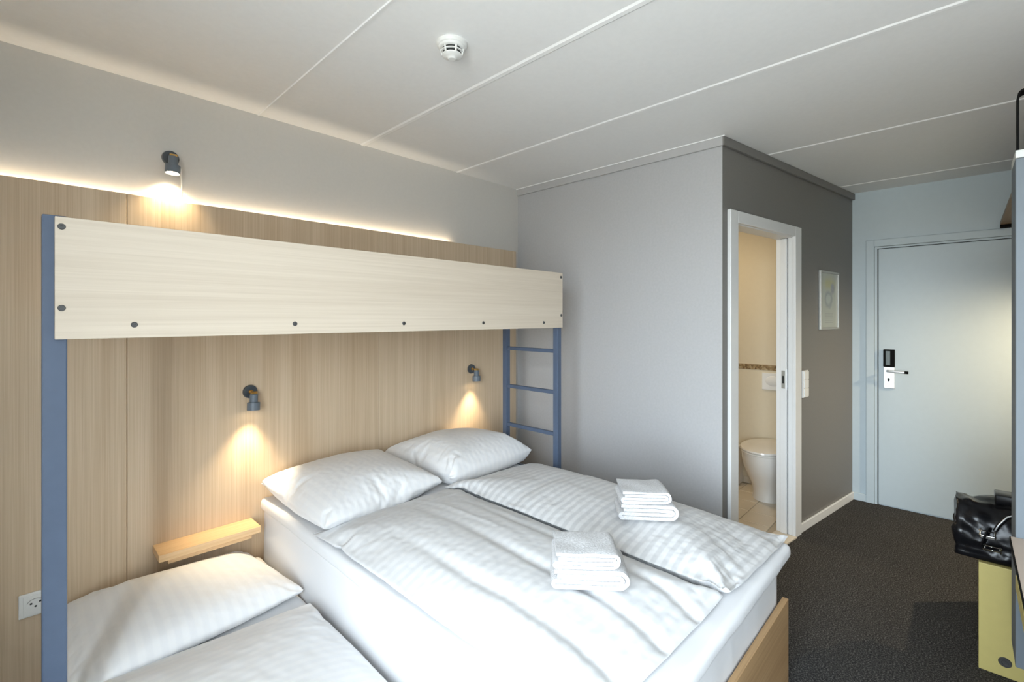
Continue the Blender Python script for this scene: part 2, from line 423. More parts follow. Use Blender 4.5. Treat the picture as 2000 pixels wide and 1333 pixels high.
# the ceiling slabs' filled joints
for x, w, y1 in ((-0.40, 0.016, YB), (0.80, 0.010, YB), (1.357, 0.036, YB), (2.057, 0.029, YB), (3.157, 0.029, 0.86), (4.31, 0.024, 0.69)):
    bm = bmesh.new()
    loft(bm, [[(x - w / 2, y, H), (x - w / 4, y, H - 0.004), (x + w / 4, y, H - 0.004), (x + w / 2, y, H), ] for y in (YR, y1)])
    obj('joint_strip', bm, 'joint' if w > 0.011 else 'ceiling', ceil)
struct('wall_left', B(XW - T_, XD + T_, YB, YB + T_, 0, H), 'white_wall')
struct('wall_right', B(XW - T_, XD + T_, YR - T_, YR, 0, H), 'grey_wall')
# thick window wall with its deep opening
bm = bmesh.new(); w = WIN; TW = WIN['depth']
box(bm, XW - TW, XW, YR, w['y0'], 0, H); box(bm, XW - TW, XW, w['y1'], YB, 0, H)
box(bm, XW - TW, XW, w['y0'], w['y1'], 0, w['z0']); box(bm, XW - TW, XW, w['y0'], w['y1'], w['z1'], H)
struct('wall_window', bm, 'white_wall')
win = tag(empty('window_1', (XW - TW + 0.05, (w['y0'] + w['y1']) / 2, w['z0'])), kind='structure')
hw = (w['y1'] - w['y0']) / 2; hh = w['z1'] - w['z0']
for a in ((-hw, -hw + 0.05, 0, hh), (hw - 0.05, hw, 0, hh), (-0.02, 0.02, 0.05, hh - 0.05)):
    obj('frame_post', B(-0.03, 0.03, a[0], a[1], a[2], a[3], bev=0.004), 'trim_white', win)
for a in ((0, 0.05), (hh - 0.05, hh)):
    obj('frame_rail', B(-0.03, 0.03, -hw + 0.05, hw - 0.05, a[0], a[1], bev=0.004), 'trim_white', win)
for sgn in (-1, 1):
    obj('pane', B(-0.004, 0.004, min(sgn * 0.02, sgn * (hw - 0.05)), max(sgn * 0.02, sgn * (hw - 0.05)), 0.05, hh - 0.05), 'glass', win)

# bathroom box: front wall, skewed corridor wall with the door opening, crown trims
struct('wall_front', B(XF, XF + 0.08, 0.957 + 0.0, YB, 0, H), 'grey_wall')
def frame_bm(bm_list_fn, name, mat, **k): pass
wc = struct('wall_corridor', bmesh.new(), 'shaded_grey_wall')
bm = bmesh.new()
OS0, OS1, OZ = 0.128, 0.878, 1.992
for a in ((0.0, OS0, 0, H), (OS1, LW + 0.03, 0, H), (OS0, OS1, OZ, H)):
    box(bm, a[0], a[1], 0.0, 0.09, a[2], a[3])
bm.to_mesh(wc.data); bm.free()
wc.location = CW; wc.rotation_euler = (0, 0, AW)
struct('wall_door', B(XD, XD + T_, YR, YB, 0, H), 'door_white')
# crown trims under the ceiling
bm = B(XF - 0.016, XF, 0.95, YB, H - 0.052, H - 0.003, bev=0.003)
struct('trim_1', bm, 'grey_trim')
t2 = struct('trim_2', B(-0.014, LW + 0.05, -0.018, 0, H - 0.052, H - 0.003, bev=0.003), 'shaded_grey_wall'); t2.location = CW; t2.rotation_euler = (0, 0, AW)
# thin bright bead where the front trim meets the ceiling
struct('trim_3', B(XF - 0.019, XF - 0.001, 0.94, YB, H - 0.004, H), 'joint')
# baseboards
bb = struct('baseboard_corridor', B(0.972, LW, -0.014, 0, 0, 0.06, bev=0.004), 'trim_white'); bb.location = CW; bb.rotation_euler = (0, 0, AW)
struct('baseboard_door', B(XD - 0.014, XD, 0.555, 0.652, 0, 0.06, bev=0.004), 'door_white')

# bathroom door: casing, jambs and the sliding leaf pushed back into its pocket
d2 = tag(empty('door_2', CW, AW), kind='structure')
for a in ((0.05, 0.134, 0, 2.057), (0.873, 0.967, 0, 2.057)):
    obj('casing', B(a[0], a[1], -0.022, 0, a[2], a[3], bev=0.003), 'trim_white', d2)
obj('casing', B(0.134, 0.873, -0.022, 0, 1.99, 2.057, bev=0.003), 'trim_white', d2)
obj('jamb', B(0.122, 0.130, 0, 0.10, 0, 1.99), 'trim_white', d2)
obj('jamb', B(0.130, 0.876, 0, 0.10, 1.985, 1.994), 'trim_white', d2)
obj('jamb', B(0.876, 0.884, 0, 0.025, 0, 1.99), 'trim_white', d2)
obj('jamb', B(0.876, 0.884, 0.075, 0.10, 0, 1.99), 'trim_white', d2)
leaf = obj('sliding_leaf', B(0.862, 0.93, 0.030, 0.070, 0.012, 1.982, bev=0.002), 'trim_white', d2)
lt = obj('latch', B(0.8605, 0.862, 0.039, 0.061, 0.98, 1.10, bev=0.0005), 'aged_steel', d2)
obj('latch_slot', B(0.8595, 0.861, 0.045, 0.055, 1.015, 1.065), 'dark_gap', d2)
obj('pull_plate', B(0.866, 0.90, 0.0285, 0.0305, 0.97, 1.11, bev=0.0005), 'steel', d2)
obj('threshold', B(0.128, 0.878, -0.03, 0.10, 0, 0.012, bev=0.003), 'bath_tile', d2)

# entrance door
d1 = tag(empty('door_1', (XD, 0.0, 0)), kind='structure')
DY0, DY1 = -0.42, 0.482
obj('casing', B(-0.016, 0, DY1 + 0.022, 0.556, 0, 2.062, bev=0.003), 'door_white', d1)
obj('casing', B(-0.016, 0, DY0 - 0.074, DY0 - 0.022, 0, 2.062, bev=0.003), 'door_white', d1)
obj('casing', B(-0.016, 0, DY0 - 0.022, DY1 + 0.022, 2.008, 2.062, bev=0.003), 'door_white', d1)
obj('rebate', B(-0.008, 0, DY1 + 0.003, DY1 + 0.020, 0, 2.006), 'door_white', d1)
obj('rebate', B(-0.008, 0, DY0, DY1 + 0.003, 1.993, 2.006), 'door_white', d1)
obj('leaf', B(-0.010, 0, DY0, DY1 - 0.003, 0.008, 1.988, bev=0.003), 'door_white', d1)
obj('gap', B(-0.0035, 0, DY1 - 0.004, DY1 + 0.004, 0, 1.992), 'dark_gap', d1)
obj('gap', B(-0.0035, 0, DY0, DY1, 1.986, 1.995), 'dark_gap', d1)
obj('gap', B(-0.003, 0, DY1 + 0.0195, DY1 + 0.0225, 0, 2.008), 'dark_gap', d1)
obj('gap', B(-0.003, 0, DY0, DY1 + 0.02, 2.0055, 2.0085), 'dark_gap', d1)
obj('gap', B(-0.0015, 0, 0.5555, 0.558, 0, 2.064), 'lamp_grey', d1)
obj('gap', B(-0.0015, 0, DY0 - 0.076, 0.5555, 2.0615, 2.064), 'lamp_grey', d1)
lk = obj('card_reader', B(-0.034, -0.010, 0.378, 0.447, 1.078, 1.212, bev=0.004), 'black_steel', d1)
obj('reader_window', B(-0.0355, -0.0335, 0.405, 0.432, 1.092, 1.200, bev=0.001), plain('grey_reader_window', (0.10, 0.13, 0.14), 0.25), lk)
pl = obj('lock_plate', B(-0.024, -0.010, 0.378, 0.445, 0.912, 1.078, bev=0.004), 'steel', d1)
bm = CY((-0.026, 0.415, 0.985), (-0.0235, 0.415, 0.985), 0.008); cyl(bm, (-0.026, 0.415, 0.972), (-0.0235, 0.415, 0.972), 0.006)
obj('keyhole', bm, 'dark_gap', pl)
bm = bmesh.new(); sweep(bm, [(-0.02, 0.418, 1.048), (-0.060, 0.418, 1.048), (-0.072, 0.408, 1.048), (-0.074, 0.39, 1.048), (-0.074, 0.300, 1.046)], 0.0095, 14)
obj('lever', bm, 'steel', d1, angle=40)
obj('lever_tip', CY((-0.074, 0.318, 1.0465), (-0.074, 0.296, 1.0455), 0.0099), 'black_steel', d1)

# bathroom interior seen through the opening
XB = 4.40
ux = Vector((math.cos(AW), math.sin(AW), 0)); un = Vector((-ux.y, ux.x, 0))       # along and behind the corridor wall
inner = CW + un * 0.0905
bm = bmesh.new(); loop_ = [inner + ux * 0.06, inner + ux * (LW + 0.0), Vector((XD - 0.001, YB - 0.001, 0)), Vector((XF + 0.081, YB - 0.001, 0)), Vector((XF + 0.081, inner.y - 0.02, 0))]
loft(bm, [[(p.x, p.y, z) for p in loop_] for z in (0.0, 0.006)])
struct('floor_bathroom', bm, 'grout')
fb = bpy.data.objects['floor_bathroom']
tm = None; ts = 0.198
for i in range(9):
    for j in range(8):
        x = 2.76 + i * 0.2; y = 0.76 + j * 0.2
        # stay inside the box (behind the skewed wall)
        if min((Vector((x + q, y, 0)) - inner).dot(un) for q in (0, ts)) < 0.002: continue
        if x + ts > XB + 0.02 or y + ts > YB - 0.005: continue
        if tm is None:
            o = obj('tile', B(0.001, ts - 0.001, 0.001, ts - 0.001, 0.0, 0.007, bev=0.0015, seg=1), 'bath_tile', fb); tm = o
        else:
            o = tm.copy(); C.objects.link(o); o.parent = fb
        o.location = (x, y, 0.004)
struct('wall_bathroom', B(XB, XB + 0.10, 0.75, YB, 0, 1.006), 'bath_wall')
wb = bpy.data.objects['wall_bathroom']
obj('ledge', B(XB - 0.004, XB + 0.10, 0.75, YB, 1.006, 1.048), 'mosaic', wb)
obj('upper_wall', B(XB + 0.04, XB + 0.10, 0.75, YB, 1.048, H), 'bath_wall', wb)
obj('skirting_tile', B(XB - 0.012, XB, 1.30, 1.395, 0.008, 0.066, bev=0.003), 'bath_tile', wb)
obj('skirting_tile', B(XB - 0.012, XB, 1.20, 1.297, 0.008, 0.066, bev=0.003), 'bath_tile', wb)

# ------------------------------------------------------------------ headboard cladding with the LED strip behind it
YP = 2.46
hb = tag(empty('headboard_cladding', (0.30, YP, 0.0)), 'tall oak-look panelling covering the lower wall behind the beds', 'wall panelling')
edges = [XW, 0.291, 1.436, 2.602]
for a, b_ in zip(edges, edges[1:]):
    obj('panel', B(a + 0.0005, b_ - 0.0005, YP, YP + 0.019, 0.005, 1.960, bev=0.0022, seg=1), 'headboard', hb).location = (-0.30, -YP, 0)
obj('batten', B(XW, 2.59, YP + 0.02, YB - 0.001, 0.05, 0.11), 'frame_wood', hb).location = (-0.30, -YP, 0)
obj('batten', B(XW, 2.59, YP + 0.02, YB - 0.001, 1.70, 1.76), 'frame_wood', hb).location = (-0.30, -YP, 0)
obj('end_cap', B(2.585, 2.6018, YP + 0.0192, YB - 0.0005, 0.005, 1.958), 'frame_wood', hb).location = (-0.30, -YP, 0)
led = obj('led_strip', B(XW + 0.05, 2.00, YP + 0.0193, YP + 0.0250, 1.938, 1.941), 'led', hb); led.location = (-0.30, -YP, 0)
la = area_light('led_light', (0.71 - 0.30, 0.0225, 1.943), (R(162), 0, 0), 2.56, 0.004, 2.6, (1.0, 0.83, 0.60), hb)

# ------------------------------------------------------------------ bunk bed with ladder
bk = tag(empty('bunk_bed', (1.08, 1.66, 0)), 'upper bunk with a long pale ash guard board, blue-grey posts and a ladder', 'bunk bed')
off = Vector((-1.08, -1.66, 0))
def bp(name, bm, mat, par=bk, **k):
    bmesh.ops.translate(bm, verts=bm.verts, vec=off); return obj(name, bm, mat, par, **k)
gb = bp('guard_board', B(0.0535, 2.132, 1.650, 1.668, 1.397, 1.709, bev=0.0015), 'bunk_board')
for x, z in ((0.066, 1.684), (0.066, 1.477), (0.211, 1.433), (0.643, 1.432), (1.077, 1.430), (1.518, 1.429), (1.964, 1.427), (2.116, 1.684), (2.118, 1.468)):
    bm = bmesh.new()
    lathe(bm, [(0.0, 0.0008), (0.0028, 0.0008), (0.0030, 0.0030), (0.0062, 0.0030), (0.0078, 0.0012), (0.0080, -0.001)], 20)
    bmesh.ops.rotate(bm, verts=bm.verts, cent=(0, 0, 0), matrix=Matrix.Rotation(R(90), 3, 'X'))
    bmesh.ops.translate(bm, verts=bm.verts, vec=(x, 1.650, z)); bp('screw', bm, 'screw', gb, angle=35)
bp('post', B(0.0305, 0.0775, 1.6685, 1.713, 0, 1.714, bev=0.003), 'steel_blue')
bp('ladder_stile', B(2.108, 2.143, 1.6685, 1.702, 0, 1.70, bev=0.003), 'steel_blue')
bp('ladder_stile', B(2.108, 2.143, 2.078, 2.112, 0, 1.44, bev=0.003), 'steel_blue')
for z in (0.302, 0.542, 0.783, 1.024, 1.262):
    bp('rung', B(2.114, 2.136, 1.702, 2.078, z - 0.011, z + 0.011, bev=0.003), 'steel_blue')
bp('side_rail', B(0.0775, 2.108, 1.672, 1.70, 1.405, 1.455, bev=0.003), 'steel_blue')
bp('side_rail', B(0.0775, 2.143, 2.425, 2.455, 1.405, 1.455, bev=0.003), 'steel_blue')
bp('end_rail', B(2.112, 2.14, 1.70, 2.425, 1.44, 1.47, bev=0.003), 'steel_blue')
bp('bed_base', B(0.08, 2.105, 1.702, 2.423, 1.425, 1.44), 'bunk_board')

# ------------------------------------------------------------------ spot lamps
def make_lamp(label):
    """plate on the wall plane y = 0, room towards -y"""
    r = tag(empty('reading_lamp'), label, 'lamp')
    obj('wall_plate', CY((0, 0, 0), (0, -0.012, 0), 0.0325, 0.030, seg=36), 'plate_dark', r, angle=40)
    bm = CY((0, -0.012, 0), (0, -0.050, 0), 0.0055, seg=16); cyl(bm, (0, -0.012, 0), (0, -0.018, 0), 0.010, seg=18)
    obj('arm', bm, 'brass', r, angle=40)
    obj('swivel', CY((-0.013, -0.055, -0.003), (0.013, -0.055, -0.003), 0.0095, seg=20), 'brass', r, angle=40)
    hd = empty('lamp_head', (0, -0.056, -0.006), 0, r)
    hd.rotation_euler = (R(-4), R(3), 0)
    bm = bmesh.new(); lathe(bm, [(0, 0.0), (0.0165, 0.0), (0.0175, -0.002), (0.0175, -0.040), (0, -0.040)], 32)
    obj('socket_sleeve', bm, 'lamp_grey', hd, angle=40)
    bm = bmesh.new(); lathe(bm, [(0.0175, -0.038), (0.026, -0.038), (0.0275, -0.0395), (0.0275, -0.074), (0.0262, -0.074), (0.0262, -0.044), (0.0, -0.044)], 36)
    obj('lamp_shade', bm, 'lamp_grey', hd, angle=40)
    bm = bmesh.new(); lathe(bm, [(0.0, -0.062), (0.024, -0.062), (0.024, -0.065), (0.0, -0.067)], 28)
    obj('bulb', bm, 'bulb', hd, smooth=True)
    d = bpy.data.lights.new('lamp_light', 'SPOT'); d.energy = 20.0; d.color = (1.0, 0.80, 0.52); d.spot_size = R(84); d.spot_blend = 1.0; d.shadow_soft_size = 0.02
    l = bpy.data.objects.new('lamp_light', d); C.objects.link(l); l.parent = hd; l.location = (0, 0, -0.078)
    l.rotation_euler = (0, 0, 0)
    return r
lamp = make_lamp('slate reading lamp mounted on the oak panelling above the left pillow')
lamp.location = (0.749, YP, 1.10); lamp['group'] = 'slate reading lamps'
l2 = dup(lamp); l2.location = (2.147, YP, 1.10); l2['label'] = 'slate reading lamp mounted on the panelling next to the ladder'
l3 = dup(lamp); l3.location = (0.444, YB, 2.15); lamp_data = [x for x in C.objects if x.type == 'LIGHT' and x.data.type == 'SPOT' and x.parent and x.parent.parent == l3][0]; lamp_data.data = lamp_data.data.copy(); lamp_data.data.energy = 22; lamp_data.rotation_euler = (R(14), 0, 0); lamp_data.data.spot_size = R(105)
l3['label'] = 'slate reading lamp high on the white wall above the bunk board'
l4 = dup(lamp); l4.location = (4.12, YR, 1.80); l4.rotation_euler = (0, 0, PI); lamp_data = [x for x in C.objects if x.type == 'LIGHT' and x.data.type == 'SPOT' and x.parent and x.parent.parent == l4][0]; lamp_data.data = lamp_data.data.copy(); lamp_data.data.energy = 95; lamp_data.data.spot_size = R(150); lamp_data.rotation_euler = (R(-20), 0, 0)
l4['label'] = 'slate reading lamp lighting the open wardrobe beside the entrance door'
obj('cable', sweep(bmesh.new(), [(0.020, -0.003, -0.015), (0.037, -0.003, -0.04), (0.040, -0.003, -0.10), (0.041, -0.003, -0.21)], 0.0028, 8), 'plastic', l3, smooth=True)

# ------------------------------------------------------------------ beds
# double bed
db = tag(empty('double_bed', (1.42, 1.48, 0)), 'oak double bed frame under the striped white bedding', 'bed')
doff = Vector((-1.42, -1.48, 0))
def dp(name, bm, mat, par=db, **k):
    bmesh.ops.translate(bm, verts=bm.verts, vec=doff); return obj(name, bm, mat, par, **k)
dp('foot_board', B(0.795, 2.056, 0.490, 0.511, 0.03, 0.362, bev=0.0015), 'frame_wood')
dp('side_board', B(2.036, 2.056, 0.512, 2.44, 0.03, 0.245, bev=0.0015), 'frame_wood')
dp('side_board', B(0.800, 0.820, 0.512, 2.44, 0.03, 0.245, bev=0.0015), 'frame_wood')
dp('slat_base', B(0.821, 2.035, 0.512, 2.44, 0.225, 0.252), 'frame_wood')
for x in (0.83, 2.0):
    for y in (0.53, 2.38): dp('leg', B(x, x + 0.04, y, y + 0.04, 0, 0.224), 'frame_wood')

def soft_slab(name, x0, x1, y0, y1, z0, z1, bev, mat, amp, seed, parent=None, n=70, org=None):
    bm = B(x0, x1, y0, y1, z0, z1, bev=bev, seg=5)
    es = [e for e in bm.edges if e.calc_length() > 0.25]
    bmesh.ops.subdivide_edges(bm, edges=es, cuts=n, use_grid_fill=True)
    pn = Perlin(seed); vs = list(bm.verts)
    co = np.array([v.co for v in vs])
    d = amp * (pn(co[:, 0] * 5 + co[:, 2] * 9, co[:, 1] * 5) + 0.6 * pn(co[:, 1] * 4 + 30, co[:, 2] * 30) + 0.5 * pn(co[:, 0] * 16, co[:, 1] * 12 + co[:, 2] * 25))
    bm.normal_update()
    for v, k in zip(vs, d): v.co += v.normal * float(k)
    return obj(name, bm, mat, parent, smooth=True, org=org)
mt = tag(empty('double_mattress', (1.42, 1.48, 0.252)), 'thick white mattress with a fitted sheet on the oak double bed', 'mattress')
moff = (1.42, 1.48, 0.252)
o = soft_slab('mattress_body', 0.797, 2.030, 0.517, 2.44, 0.260, 0.545, 0.028, 'sheet', 0.004, 3); o.location = -Vector(moff); o.parent = mt
o = soft_slab('topper', 0.786, 2.046, 0.476, 2.448, 0.528, 0.586, 0.022, 'sheet', 0.003, 5); o.location = -Vector(moff); o.parent = mt
# trundle / single bed by the post
sb = tag(empty('single_bed', (0.43, 1.48, 0)), 'low single bed base squeezed between the blue-grey post and the double bed', 'bed')
for nm, a in (('side_board', (0.085, 0.105, 0.5, 2.44, 0.02, 0.15)), ('side_board', (0.76, 0.78, 0.5, 2.44, 0.02, 0.15)), ('foot_board', (0.105, 0.76, 0.5, 0.52, 0.02, 0.15)), ('slat_base', (0.105, 0.76, 0.52, 2.44, 0.10, 0.118))):
    bm = B(*a); bmesh.ops.translate(bm, verts=bm.verts, vec=(-0.43, -1.48, 0)); obj(nm, bm, 'frame_wood', sb)
for x in (0.12, 0.71):
    for y in (0.53, 2.38):
        bm = B(x, x + 0.04, y, y + 0.04, 0, 0.10); bmesh.ops.translate(bm, verts=bm.verts, vec=(-0.43, -1.48, 0)); obj('leg', bm, 'frame_wood', sb)
sm = soft_slab('single_mattress', 0.087, 0.790, 0.505, 2.445, 0.156, 0.315, 0.028, 'sheet', 0.003, 9, org=(0.43, 1.48, 0.156))
tag(sm, 'low white mattress of the single bed beside the oak shelf', 'mattress')

# duvets and pillows: stuffed cloth left to settle on the mattresses
ZT, ZS = 0.589, 0.318
pA, pB_, pC = Perlin(11), Perlin(12), Perlin(13)
def crease_left(a, b_):
    w = 0.006 * pA(a * 6 + 0.6 * b_, b_ * 1.3) + 0.003 * pB_(a * 17 + b_ * 2, b_ * 3.5)
    for c_ in (0.15, 0.33, 0.51):                       # sewn channels running to the foot
        w = w - 0.013 * np.exp(-((a - c_ - 0.02 * pC(b_ * 3, a * 0 + c_ * 9)) / 0.02) ** 2) * sstep(b_, 0.15, 0.9)
    w = w + 0.0035 * np.exp(-((a - 0.40 - 0.03 * (b_ - 0.2)) / 0.010) ** 2) * sstep(b_, 0.02, 0.1) * (1 - sstep(b_, 0.5, 0.75))
    return w + 0.003 * np.exp(-((b_ - 0.20) / 0.010) ** 2)
def crease_right(a, b_):
    return (0.006 * pB_(a * 5 + 9, b_ * 3.2) + 0.003 * pA(a * 13 + b_ * 5, b_ * 8 + 3) - 0.006 * np.exp(-((b_ - 0.83 - 0.03 * pC(a * 5, b_ * 0)) / 0.022) ** 2)
            - 0.006 * np.exp(-((b_ - 0.42) / 0.03) ** 2))
beds = [collider(B(0.76, 2.056, 0.466, 2.45, 0.40, ZT)), collider(B(0.05, 0.789, 0.50, 2.45, 0.15, ZS)), collider(B(-0.2, 2.6, YP - 0.004, YP + 0.03, 0, 1.9))]
first = []
def add(o_uv, label, cat, pressure, shrink, bend, crease=None, to=None):
    o, uv, n = o_uv; tag(o, label, cat); cloth(o, pressure, shrink, bend); (first if to is None else to).append((o, uv, n, crease)); return o
dl = add(bag('duvet', [(0.785, 1.845), (1.46, 1.83), (1.475, 0.52), (0.785, 0.54)], 54, 96, ZT, 0.05, 'linen_soft', seed=1),
         'white duvet on the left half of the double bed under the nearer towels', 'duvet', 1.2, -0.02, 0.35, crease_left)
add(bag('duvet', [(0.095, 1.90), (0.775, 1.84), (0.778, 0.52), (0.095, 0.52)], 40, 70, ZS, 0.05, 'brightened_linen', seed=3),
    'plain white duvet on the low single bed at the lower left', 'duvet', 0.9, -0.012, 0.3)
add(bag('pillow', [(0.775, 2.45), (1.44, 2.45), (1.435, 1.845), (0.785, 1.755)], 54, 54, ZT, 0.12, 'brightened_linen', True, 4),
    'plump white pillow on the left half of the double bed', 'pillow', 1.8, -0.035, 0.25)
add(bag('pillow', [(1.440, 2.45), (2.13, 2.45), (2.115, 1.835), (1.440, 1.765)], 54, 54, ZT, 0.12, 'brightened_linen', True, 5),
    'plump white pillow at the right head of the double bed by the ladder', 'pillow', 2.0, -0.035, 0.25)
add(bag('pillow', [(0.075, 2.43), (0.720, 2.42), (0.785, 1.915), (0.075, 1.835)], 54, 48, ZS, 0.10, 'brightened_linen', True, 6),
    'white pillow on the low single bed under the oak shelf', 'pillow', 1.35, -0.03, 0.25)
settle(first, [])
second = []
dr = add(bag('duvet', [(1.385, 1.805), (2.07, 1.84), (2.055, 0.492), (1.455, 0.497)], 54, 104, ZT + 0.05, 0.06, 'linen', seed=2),
         'white satin-striped duvet on the right half of the double bed by the ladder', 'duvet', 1.05, -0.015, 0.4, crease_right, second)
bpy.context.view_layer.update()
settle(second, beds + [collider(src=dl)], 40)
duvets = [dl, dr]

# ------------------------------------------------------------------ towels
def towel(name, width, depth, th, seed):
    """a towel folded in half twice, ribbon section drawn in x-z and run along y"""
    r = random.Random(seed); n = Perlin(seed)
    hw_ = width / 2; pts = []
    z = lambda i: th * (i + 0.5)
    def seg(xa, xb, zz, k=12): pts.extend([(xa + (xb - xa) * i / k, zz) for i in range(k + 1)])
    def arc(cx, za, zb, sgn, k=10):
        c_ = (za + zb) / 2; rr = (zb - za) / 2
        pts.extend([(cx + sgn * abs(rr) * math.sin(PI * i / k), c_ - rr * math.cos(PI * i / k)) for i in range(1, k)])
    rx = hw_ - 1.6 * th
    seg(-hw_ + th * 0.7, rx, z(3)); arc(rx, z(3), z(0), 1); seg(rx, -hw_ + th, z(0)); arc(-hw_ + th, z(0), z(1), -1)
    seg(-hw_ + th, rx, z(1)); arc(rx, z(1), z(2), 1); seg(rx, -hw_ + th * 1.3, z(2))
    P = np.array(pts); d = np.gradient(P, axis=0); d /= np.linalg.norm(d, axis=1)[:, None] + 1e-9
    nn = np.stack([-d[:, 1], d[:, 0]], 1) * th * 0.50
    outline = np.concatenate([P + nn, (P - nn)[::-1]])
    ny_ = 16; rings = []
    for j in range(ny_ + 1):
        v = j / ny_; y = (v - 0.5) * depth; sc = 1.0
        e = min(v, 1 - v); pinch_ = 1 - 0.18 * math.exp(-e / 0.02)
        cen = np.concatenate([P, P[::-1]])
        Q = cen + (outline - cen) * pinch_
        wob = n(Q[:, 0] * 16 + seed, np.full(len(Q), y * 13) + Q[:, 1] * 30)
        dx = 0.004 * n(Q[:, 1] * 40 + 3, np.full(len(Q), y * 9))
        hz = (Q[:, 1] / (4 * th))
        dy = 0.006 * n(np.full(len(Q), j * 0.0) + Q[:, 1] * 90, Q[:, 0] * 6) * (1 if v > 0.5 else -1) * (math.exp(-e / 0.05))
        rings.append([(float(a + b2), y + float(c2), float(zz + 0.005 * w_ * max(0.0, h_))) for a, b2, c2, zz, w_, h_ in zip(Q[:, 0], dx, dy, Q[:, 1], wob, hz)])
    bm = bmesh.new(); loft(bm, rings, cap=False)
    m_ = len(P); 
    bm.verts.ensure_lookup_table(); N_ = 2 * m_
    for ring0 in (0, ny_):
        base_ = ring0 * N_
        for i in range(m_ - 1):
            bm.faces.new([bm.verts[base_ + i], bm.verts[base_ + i + 1], bm.verts[base_ + N_ - 2 - i], bm.verts[base_ + N_ - 1 - i]])
    return obj(name, bm, 'terry', angle=55)
from mathutils.bvhtree import BVHTree
def resting_height(under, o, x, y, rz):
    """lowest height at which O, turned by RZ, touches the things below it"""
    c_, s_ = math.cos(R(rz)), math.sin(R(rz)); best = 0
    hx = max(v.co.x for v in o.data.vertices); hy = max(v.co.y for v in o.data.vertices); hits = []
    for u in under:
        t = BVHTree.FromPolygons([u.location + v.co for v in u.data.vertices], [p.vertices for p in u.data.polygons])
        for a in np.linspace(-hx, hx, 9):
            for b2 in np.linspace(-hy, hy, 9):
                h = t.ray_cast(Vector((x + c_ * a - s_ * b2, y + s_ * a + c_ * b2, 2)), Vector((0, 0, -1)))[0]
                if h: hits.append(h.z)
    return float(np.percentile(hits, 94))
def place(o, x, y, z, rz, label):
    if z is None: z = resting_height(duvets, o, x, y, rz)
    o.location = (x, y, z); o.rotation_euler = (0, 0, R(rz)); tag(o, label, 'towel', 'folded white towels on the double bed')
# depth runs away from the camera, so the folded front looks at it
for tx, ty, rz, lo, up, where in ((1.159, 0.806, -51, (0.215, 0.150, 0.0140, 41), (0.186, 0.142, 0.0115, 42), 'nearer stack, on the left duvet'),
                                  (1.688, 0.905, -52, (0.218, 0.150, 0.0150, 43), (0.185, 0.140, 0.0120, 44), 'farther stack, on the striped duvet')):
    a = towel('folded_towel', *lo); place(a, tx, ty, None, rz, 'bottom folded white towel of the ' + where)
    b_ = towel('folded_towel', *up); place(b_, tx - 0.010, ty + 0.006, a.location.z + 4.06 * lo[2], rz + 3, 'top folded white towel of the ' + where)

# ------------------------------------------------------------------ bedside shelf, socket, smoke detector
sh = tag(empty('bedside_shelf', (0.565, YP, 0.466)), 'small oak wall shelf on the panelling above the single bed pillow', 'shelf')
obj('shelf_top', B(-0.190, 0.190, -0.132, -0.0005, 0.0, 0.029, bev=0.0015), 'shelf_wood', sh)
obj('cleat', B(-0.155, 0.160, -0.105, -0.0005, -0.026, -0.0005, bev=0.0015), 'shelf_wood', sh)

so = tag(empty('wall_socket', (0.0345, YP, 0.405)), 'white wall socket low on the panelling beside the blue-grey post', 'socket')
obj('cover_plate', B(-0.043, 0.043, -0.010, 0, -0.043, 0.043, bev=0.003), 'plastic', so).location = (0, 0, 0)
obj('insert', B(-0.031, 0.033, -0.0125, -0.010, -0.037, 0.035, bev=0.001), 'plastic', so)
for a in ((-0.011, 0.004), (0.013, 0.006)):
    obj('pin_slot', B(a[0] - 0.0032, a[0] + 0.0032, -0.0132, -0.0123, a[1] - 0.0025, a[1] + 0.0035), 'dark_gap', so)
obj('earth_hole', CY((0.001, -0.0123, -0.008), (0.001, -0.0133, -0.008), 0.0034, seg=16), 'dark_gap', so)
bm = bmesh.new()
sweep(bm, [(0.022 * math.cos(R(a)), -0.0126, 0.003 + 0.017 * math.sin(R(a))) for a in range(20, 165, 12)], 0.0011, 6)
obj('recess_rim', bm, plain('grey_plastic_edge', (0.30, 0.30, 0.29), 0.5), so)
so.location.x = 0.0285

sd = tag(empty('smoke_detector', (1.079, 1.341, H)), 'round white smoke detector with slotted rim on the ceiling', 'smoke detector')
bm = bmesh.new(); lathe(bm, [(0, 0), (0.055, 0), (0.055, -0.010), (0.052, -0.014), (0.049, -0.015), (0.046, -0.020), (0.042, -0.0225), (0.0, -0.0225)], 48)
obj('base', bm, 'plastic', sd, angle=40)
bm = bmesh.new(); lathe(bm, [(0, -0.0225), (0.0345, -0.0225), (0.031, -0.046), (0, -0.046)], 40); obj('sensor_core', bm, 'dark_gap', sd, angle=40)
bm = bmesh.new(); lathe(bm, [(0.033, -0.0312), (0.0400, -0.0312), (0.0393, -0.0342), (0.033, -0.0342), (0.033, -0.0312)], 48); obj('guard_ring', bm, 'plastic', sd, angle=40)
bm = bmesh.new(); lathe(bm, [(0, -0.0430), (0.0362, -0.0430), (0.0350, -0.0465), (0.026, -0.0515), (0.017, -0.0535), (0.013, -0.0585), (0, -0.0600)], 44); obj('cap', bm, 'plastic', sd, angle=40)
for k in range(6):
    a = 2 * PI * k / 6 + 0.22
    bm = bmesh.new(); c_, s_ = math.cos(a), math.sin(a)
    cyl(bm, (0.0405 * c_, 0.0405 * s_, -0.022), (0.0355 * c_, 0.0355 * s_, -0.045), 0.0036, seg=8); obj('rib', bm, 'plastic', sd)

